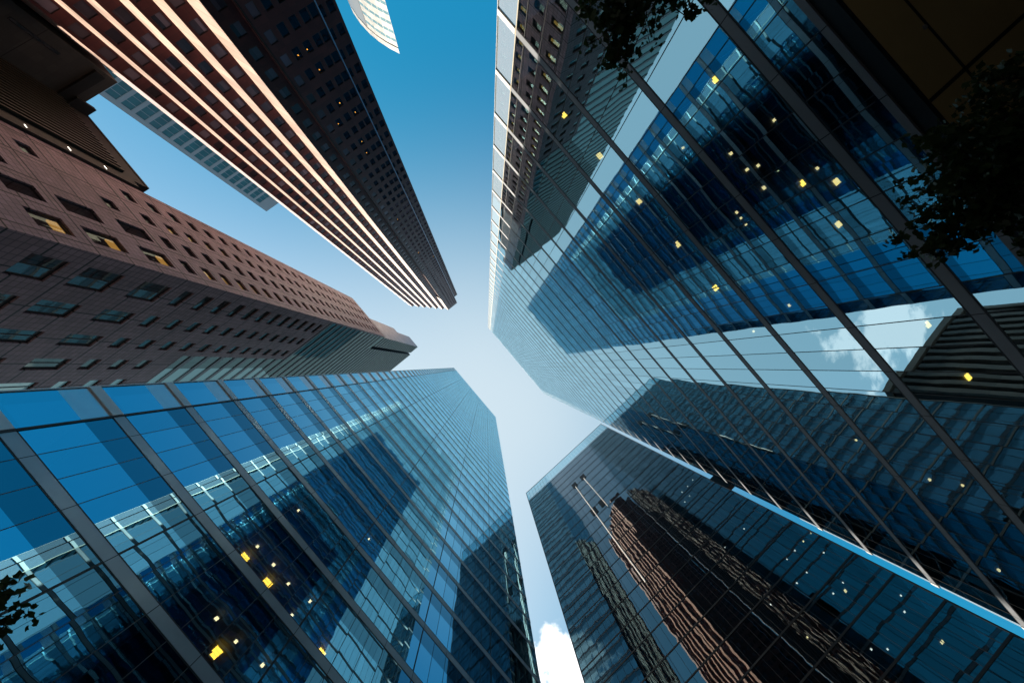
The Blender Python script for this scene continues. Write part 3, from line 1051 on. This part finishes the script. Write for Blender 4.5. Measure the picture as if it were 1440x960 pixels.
# ---- dark stone building between the fin building and the red tower
t = thing('stone_building', 'dark grey stone building with narrow slots behind the red striped tower', 'building')
MB().box(-42, -18.4, -130, -85, 0.14, 61.8).build('wall', M['dark_stone'], t)
MB().box(-42, -19.0, -84.99, -84.55, 58.8, 60.2).build('cornice', M['bronze'], t)
MB().box(-42, -24.9, -84.99, -84.2, 60.21, 63.0).build('roof_block', M['bronze'], t)
for (x, z, w, h) in ((-20.6, 52.5, 0.5, 5.5), (-20.6, 44.2, 0.5, 3.4), (-20.6, 36.0, 0.5, 4.0), (-21.8, 48.0, 0.4, 1.2), (-21.8, 39.0, 0.4, 2.4)):
    MB().box(x - w / 2, x + w / 2, -84.995, -84.93, z - h / 2, z + h / 2).build('window', M['glass_stone'], t)

# ---- red granite tower with stepped piers
t = thing('granite_tower', 'dark red granite skyscraper at upper left with six sunlit stepped stone piers', 'tower')
ST = t
HS = 280.6
zs0 = 236.0
wd, pr = MB(), MB()
wins = []
FSC = 3.72
zf = [8 + FSC * k for k in range(72)]
L0 = (5.9, -60.2)


winsd = []


def sc_face(xr, xl, y, z0, z1, cols, ww=1.7, wh=1.95):
    """granite face looking +Y from xl to xr with a grid of square windows"""
    hs = []
    for c in cols:
        for z in zf:
            if z - wh / 2 > z0 + 0.3 and z + wh / 2 < z1 - 3.0:
                hs.append((c - ww / 2, c + ww / 2, z - wh / 2, z + wh / 2))
    P, fl = wall(wd, (0, y), (1, 0), xl, xr, z0, z1, hs, (0, 1), 0.16)
    for h in hs:
        (winsd if h[0] > 7.5 else wins).append((P, h, 0.14, 0.06, 0, 0, fl))


sc_face(15.95, 5.9, -60.2, 0.14, HS, [7.25, 9.45, 11.6, 13.6, 15.0][:4] + [15.1], 1.3, 1.9)
sc_face(20.3, 15.97, -64.0, 0.14, HS - 8, [17.2, 19.2], 1.3, 1.9)
wd.face([(15.95, -60.2, 0.14), (15.95, -64.0, 0.14), (15.95, -64.0, HS), (15.95, -60.2, HS)][::-1])
PP = 3.7
prev = L0
for k in range(1, 7):
    Lk = (5.9 - PP * k, -60.2 - PP * k)
    a = 1.25
    if k == 1:
        # shadow put into the shape: the first pier shows only near the top
        wd.face([(prev[0], prev[1], 0.14), (prev[0], Lk[1], 0.14), (prev[0], Lk[1], zs0), (prev[0], prev[1], zs0)])
        sc_face(prev[0], Lk[0], Lk[1], 0.14, zs0, [prev[0] - 1.75], 1.6, 1.9)
        pr.face([(prev[0], prev[1], zs0), (prev[0] - a, Lk[1], zs0), (prev[0] - a, Lk[1], HS), (prev[0], prev[1], HS)])
        sc_face(prev[0] - a, Lk[0], Lk[1], zs0, HS, [prev[0] - a - 1.15], 1.5, 1.9)
    else:
        pr.face([(prev[0], prev[1], 0.14), (prev[0] - a, Lk[1], 0.14), (prev[0] - a, Lk[1], HS), (prev[0], prev[1], HS)])
        sc_face(prev[0] - a, Lk[0], Lk[1], 0.14, HS, [prev[0] - a - 1.15], 1.6, 1.95)
    prev = Lk
pr.face([(prev[0], prev[1], 0.14), (prev[0] - 1.4, prev[1] - 3.7, 0.14), (prev[0] - 1.4, prev[1] - 3.7, HS), (prev[0], prev[1], HS)])
wd.face([(prev[0] - 1.4, prev[1] - 3.7, 0.14), (prev[0] - 1.4, -106.4, 0.14), (prev[0] - 1.4, -106.4, HS), (prev[0] - 1.4, prev[1] - 3.7, HS)])
wd.face([(20.3, -64.0, 0.14), (20.3, -106, 0.14), (20.3, -106, HS - 8), (20.3, -64.0, HS - 8)][::-1])
wd.face([(20.3, -106, 0.14), (prev[0] - 1.4, -106.4, 0.14), (prev[0] - 1.4, -106.4, HS), (20.3, -106, HS)][::-1])
poly = [(15.95, -60.2), L0]
q = L0
for k in range(1, 7):
    Lk = (5.9 - PP * k, -60.2 - PP * k)
    poly += [(q[0] - 1.25, Lk[1]), Lk]
    q = Lk
poly += [(q[0] - 1.4, q[1] - 3.7), (q[0] - 1.4, -106.4), (15.95, -106)]
wd.face([(x, y, HS) for x, y in reversed(poly)])
wd.build('granite_wall', M['red'], t)
# each pier is a part of its own
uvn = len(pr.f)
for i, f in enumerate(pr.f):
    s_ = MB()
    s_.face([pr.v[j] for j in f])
    s_.build('pier', M['red_sunlit'], t)
place_windows(t, wins, M['glass_red'], M['frame'], 60)
place_windows(t, winsd, M['glass_red_dark'], M['frame'], 38)
for (x, y) in ((5.9, -60.2), (15.97, -60.2)):
    MB().box(x - 0.10, x + 0.10, y + 0.003, y + 0.14, 6, (HS if x > 10 else zs0)).build('corner_trim_or_shade', metal('blue_trim', c4(0.35, 0.40, 0.50), 0.3, 0.6) if x > 10 else M['bronze'], t)  # left dark strip paints the shade on the first pier
for i in range(16):
    x = rnd.choice([7.25, 9.45, 11.6, 13.6, 15.1])
    z = zf[rnd.randint(10, 45)]
    lamp_part(t, x + rnd.uniform(-.3, .3), -60.7, z + 0.7, 0.16, 0.2, M['lamp_warm'])

# ---- distant teal glass tower
t = thing('glass_tower', 'distant teal glass tower with pale floor stripes seen beside the red tower', 'tower')
x0, x1, y0, y1, H = -31.8, 4.0, -160, -122, 151.6
g = MB()
glass_ring(g, x0, x1, y0, y1, 0.2, H - 6)
g.build('curtain_wall', M['glass_teal'], t)
bd = ring(MB(), x0, x1, y0, y1, -0.55, 0.55, 0.08, 0.3).mesh('floor_band', M['teal_panel'])
z = 40.0
while z < H - 6:
    o = bpy.data.objects.new('floor_band', bd)
    COL.objects.link(o)
    o.parent = t
    o.location = (0, 0, z)
    z += 3.66
ring(MB(), x0, x1, y0, y1, H - 6, H, 0.1, 0.5).build('parapet', M['teal_panel'], t)
MB().box(x0 - 0.12, x0 + 1.3, y1 - 1.2, y1 + 0.12, 0.14, H).build('corner_pier', M['teal_panel'], t)
for j in range(17):
    MB().box(x0 + 3.0 + j * 2.0, x0 + 3.12 + j * 2.0, y1 - 0.05, y1 + 0.06, 30, H - 6).build('mullion', M['teal_panel'], t)
MB().box(x0 + 5, x1 - 5, y0 + 5, y1 - 5, 0.14, H - 7).build('core', M['core'], t)

# ---- distant white tower with a curved front
t = thing('marble_tower', 'far white tower with a curved sunlit top against the blue sky', 'tower')
H = 291.6
arc = [(131.0, -287.4), (126.5, -297.5), (123.0, -308.5), (121.0, -320), (120.5, -333), (122, -346), (127, -362), (150, -362), (134.2, -296.5)]
MB().prism(arc, 0.14, H - 5).build('marble_wall', M['marble'], t)
MB().prism([(x - 0.4 if x < 140 else x, y + 0.4 if y > -300 else y) for x, y in arc], H - 4.99, H).build('crown', M['marble'], t)
sp_ = MB()
for i in (3, 4):
    a, b_ = arc[i], arc[i + 1]
    sp_.face([(a[0] - 0.25, a[1], 20), (b_[0] - 0.25, b_[1], 20), (b_[0] - 0.25, b_[1], H - 6), (a[0] - 0.25, a[1], H - 6)])
sp_.build('side_panel', plain('side_panel', c4(0.16, 0.17, 0.18), 0.4, 0.4), t)
wall_strip = MB()
for i in range(7):
    a, b_ = Vector(arc[i] + (0,)), Vector(arc[i + 1] + (0,)) if i + 1 < len(arc) else None
    d = (b_ - a)
    n = Vector((d.y, -d.x, 0)).normalized()
    for (fa, fb_) in ((0.03, 0.48), (0.52, 0.97)):
        for k in range(18):
            z = H - 10 - 7.6 * k
            p0, p1 = a + d * fa + n * 0.06, a + d * fb_ + n * 0.06
            wall_strip.face([(p0.x, p0.y, z - 2.6), (p1.x, p1.y, z - 2.6), (p1.x, p1.y, z), (p0.x, p0.y, z)][::-1])
o = wall_strip.build('window', M['glass_parapet'], t)
o['kind'] = 'stuff'

# ---- ribbed stone building mirrored in the right-hand tower
t = thing('ribbed_building', 'grey ribbed stone building mirrored in the right glass tower beneath the cloud', 'building')
MB().box(-69, -39, 66, 96, 0.14, 68.6).build('wall', M['core'], t)
rb = MB().box(-0.5, 0.5, 65.3, 66.0, 4, 68.0).mesh('rib', M['concrete'])
for k in range(15):
    o = bpy.data.objects.new('rib', rb)
    COL.objects.link(o)
    o.parent = t
    o.location = (-68.4 + 2.06 * k, 0, 0)
MB().box(-69.3, -38.7, 65.2, 96, 68.6, 70.0).build('parapet', M['concrete'], t)

# ------------------------------------------------------------------ street trees


def leaf_shape(c, ax, ay, s):
    pr_ = [(0, -0.55), (0.34, -0.30), (0.52, 0.05), (0.26, 0.16), (0.0, 0.62), (-0.26, 0.16), (-0.52, 0.05), (-0.34, -0.30)]
    return [c + ax * (x * s) + ay * (y * s) for x, y in pr_]


def tree(label, base, h_trunk, targets, seed, n_leaf, size):
    """trunk, limbs reaching the given crown points, twigs and single leaves along the twigs"""
    rg = random.Random(seed)
    t = thing('street_tree', label, 'tree', 'street trees', base)
    top = Vector((0, 0, h_trunk))
    MB().tube([(0, 0, 0.1), (0.05, 0.03, h_trunk * 0.5), top, top + Vector((0.1, 0, 1.2))], [0.20, 0.16, 0.12, 0.06], 9).build('trunk', M['bark'], t)
    fol = MB()
    per = n_leaf // len(targets)
    for (tx, ty, tz, rad) in targets:
        e = Vector((tx, ty, tz)) - Vector(base)
        a = top - Vector((0, 0, rg.uniform(0, 0.8)))
        mid = (a + e) / 2 + Vector((rg.uniform(-.3, .3), rg.uniform(-.3, .3), 0.3))
        bm2 = MB().tube([a, mid, e], [0.07, 0.045, 0.015], 6)
        tw = []
        for k in range(22):
            f = rg.uniform(0.45, 1.0)
            p = (a.lerp(mid, f * 2) if f < 0.5 else mid.lerp(e, f * 2 - 1))
            d = Vector((rg.gauss(0, 1), rg.gauss(0, 1), rg.gauss(0, 0.7)))
            d = d.normalized() * rad * rg.uniform(0.4, 1.15)
            q_ = p.lerp(e, 0.45) + d
            bm2.tube([p, (p + q_) / 2 + Vector((0, 0, 0.08)), q_], [0.014, 0.009, 0.003], 4)
            tw.append((p, q_))
        bm2.build('branch', M['bark'], t)
        for k in range(per):
            p, q_ = rg.choice(tw)
            f = min(1.05, max(0.15, rg.betavariate(3, 1.2)))
            c = p.lerp(q_, f) + Vector((rg.gauss(0, .10), rg.gauss(0, .10), rg.gauss(0, .08)))
            nrm = Vector((rg.gauss(0, .7), rg.gauss(0, .7), 1)).normalized()
            ax = nrm.orthogonal().normalized()
            ax.rotate(Matrix.Rotation(rg.uniform(0, 6.28), 3, nrm))
            fol.face(leaf_shape(c, ax, nrm.cross(ax), size * rg.uniform(0.45, 1.3)))
    fol.build('foliage', M['leaf'], t)
    return t


tree('leafy street tree at right in front of the soffit and right glass tower', (12.9, 4.6, 0.14), 4.6,
     [(11.9, 3.2, 7.2, 1.1), (12.2, 4.4, 7.0, 1.2), (11.0, 3.3, 8.0, 1.0), (12.4, 3.0, 8.0, 1.0), (11.5, 4.9, 8.2, 1.1), (12.9, 5.2, 8.2, 1.2), (10.6, 4.1, 8.4, 0.9), (13.0, 4.2, 9.0, 1.2), (12.0, 5.9, 8.2, 1.0),
      (13.2, 2.6, 7.4, 0.8), (10.2, 5.0, 8.6, 0.6)], 3, 7600, 0.15)
tree('leafy street tree whose branches hang in at the top edge before the glass', (11.5, -6.8, 0.14), 4.8,
     [(7.1, -4.0, 8.0, 0.65), (6.9, -3.5, 8.2, 0.55), (7.9, -3.9, 8.1, 0.75), (8.7, -3.5, 8.0, 0.7), (7.4, -4.9, 8.0, 0.8), (9.7, -3.7, 7.8, 0.7), (8.4, -4.6, 8.0, 0.9), (9.4, -5.0, 8.0, 1.0), (11.0, -5.6, 8.4, 1.2)], 5, 6200, 0.13)
tree('leafy street tree with a few twigs at the lower left edge before blue glass', (-11.8, -3.6, 0.14), 4.6,
     [(-9.6, -2.5, 8.4, 0.75), (-10.4, -3.4, 8.0, 0.9), (-11.8, -2.4, 8.2, 1.1), (-12.3, -4.2, 8.6, 1.2), (-10.2, -2.0, 8.2, 0.5)], 9, 2600, 0.14)
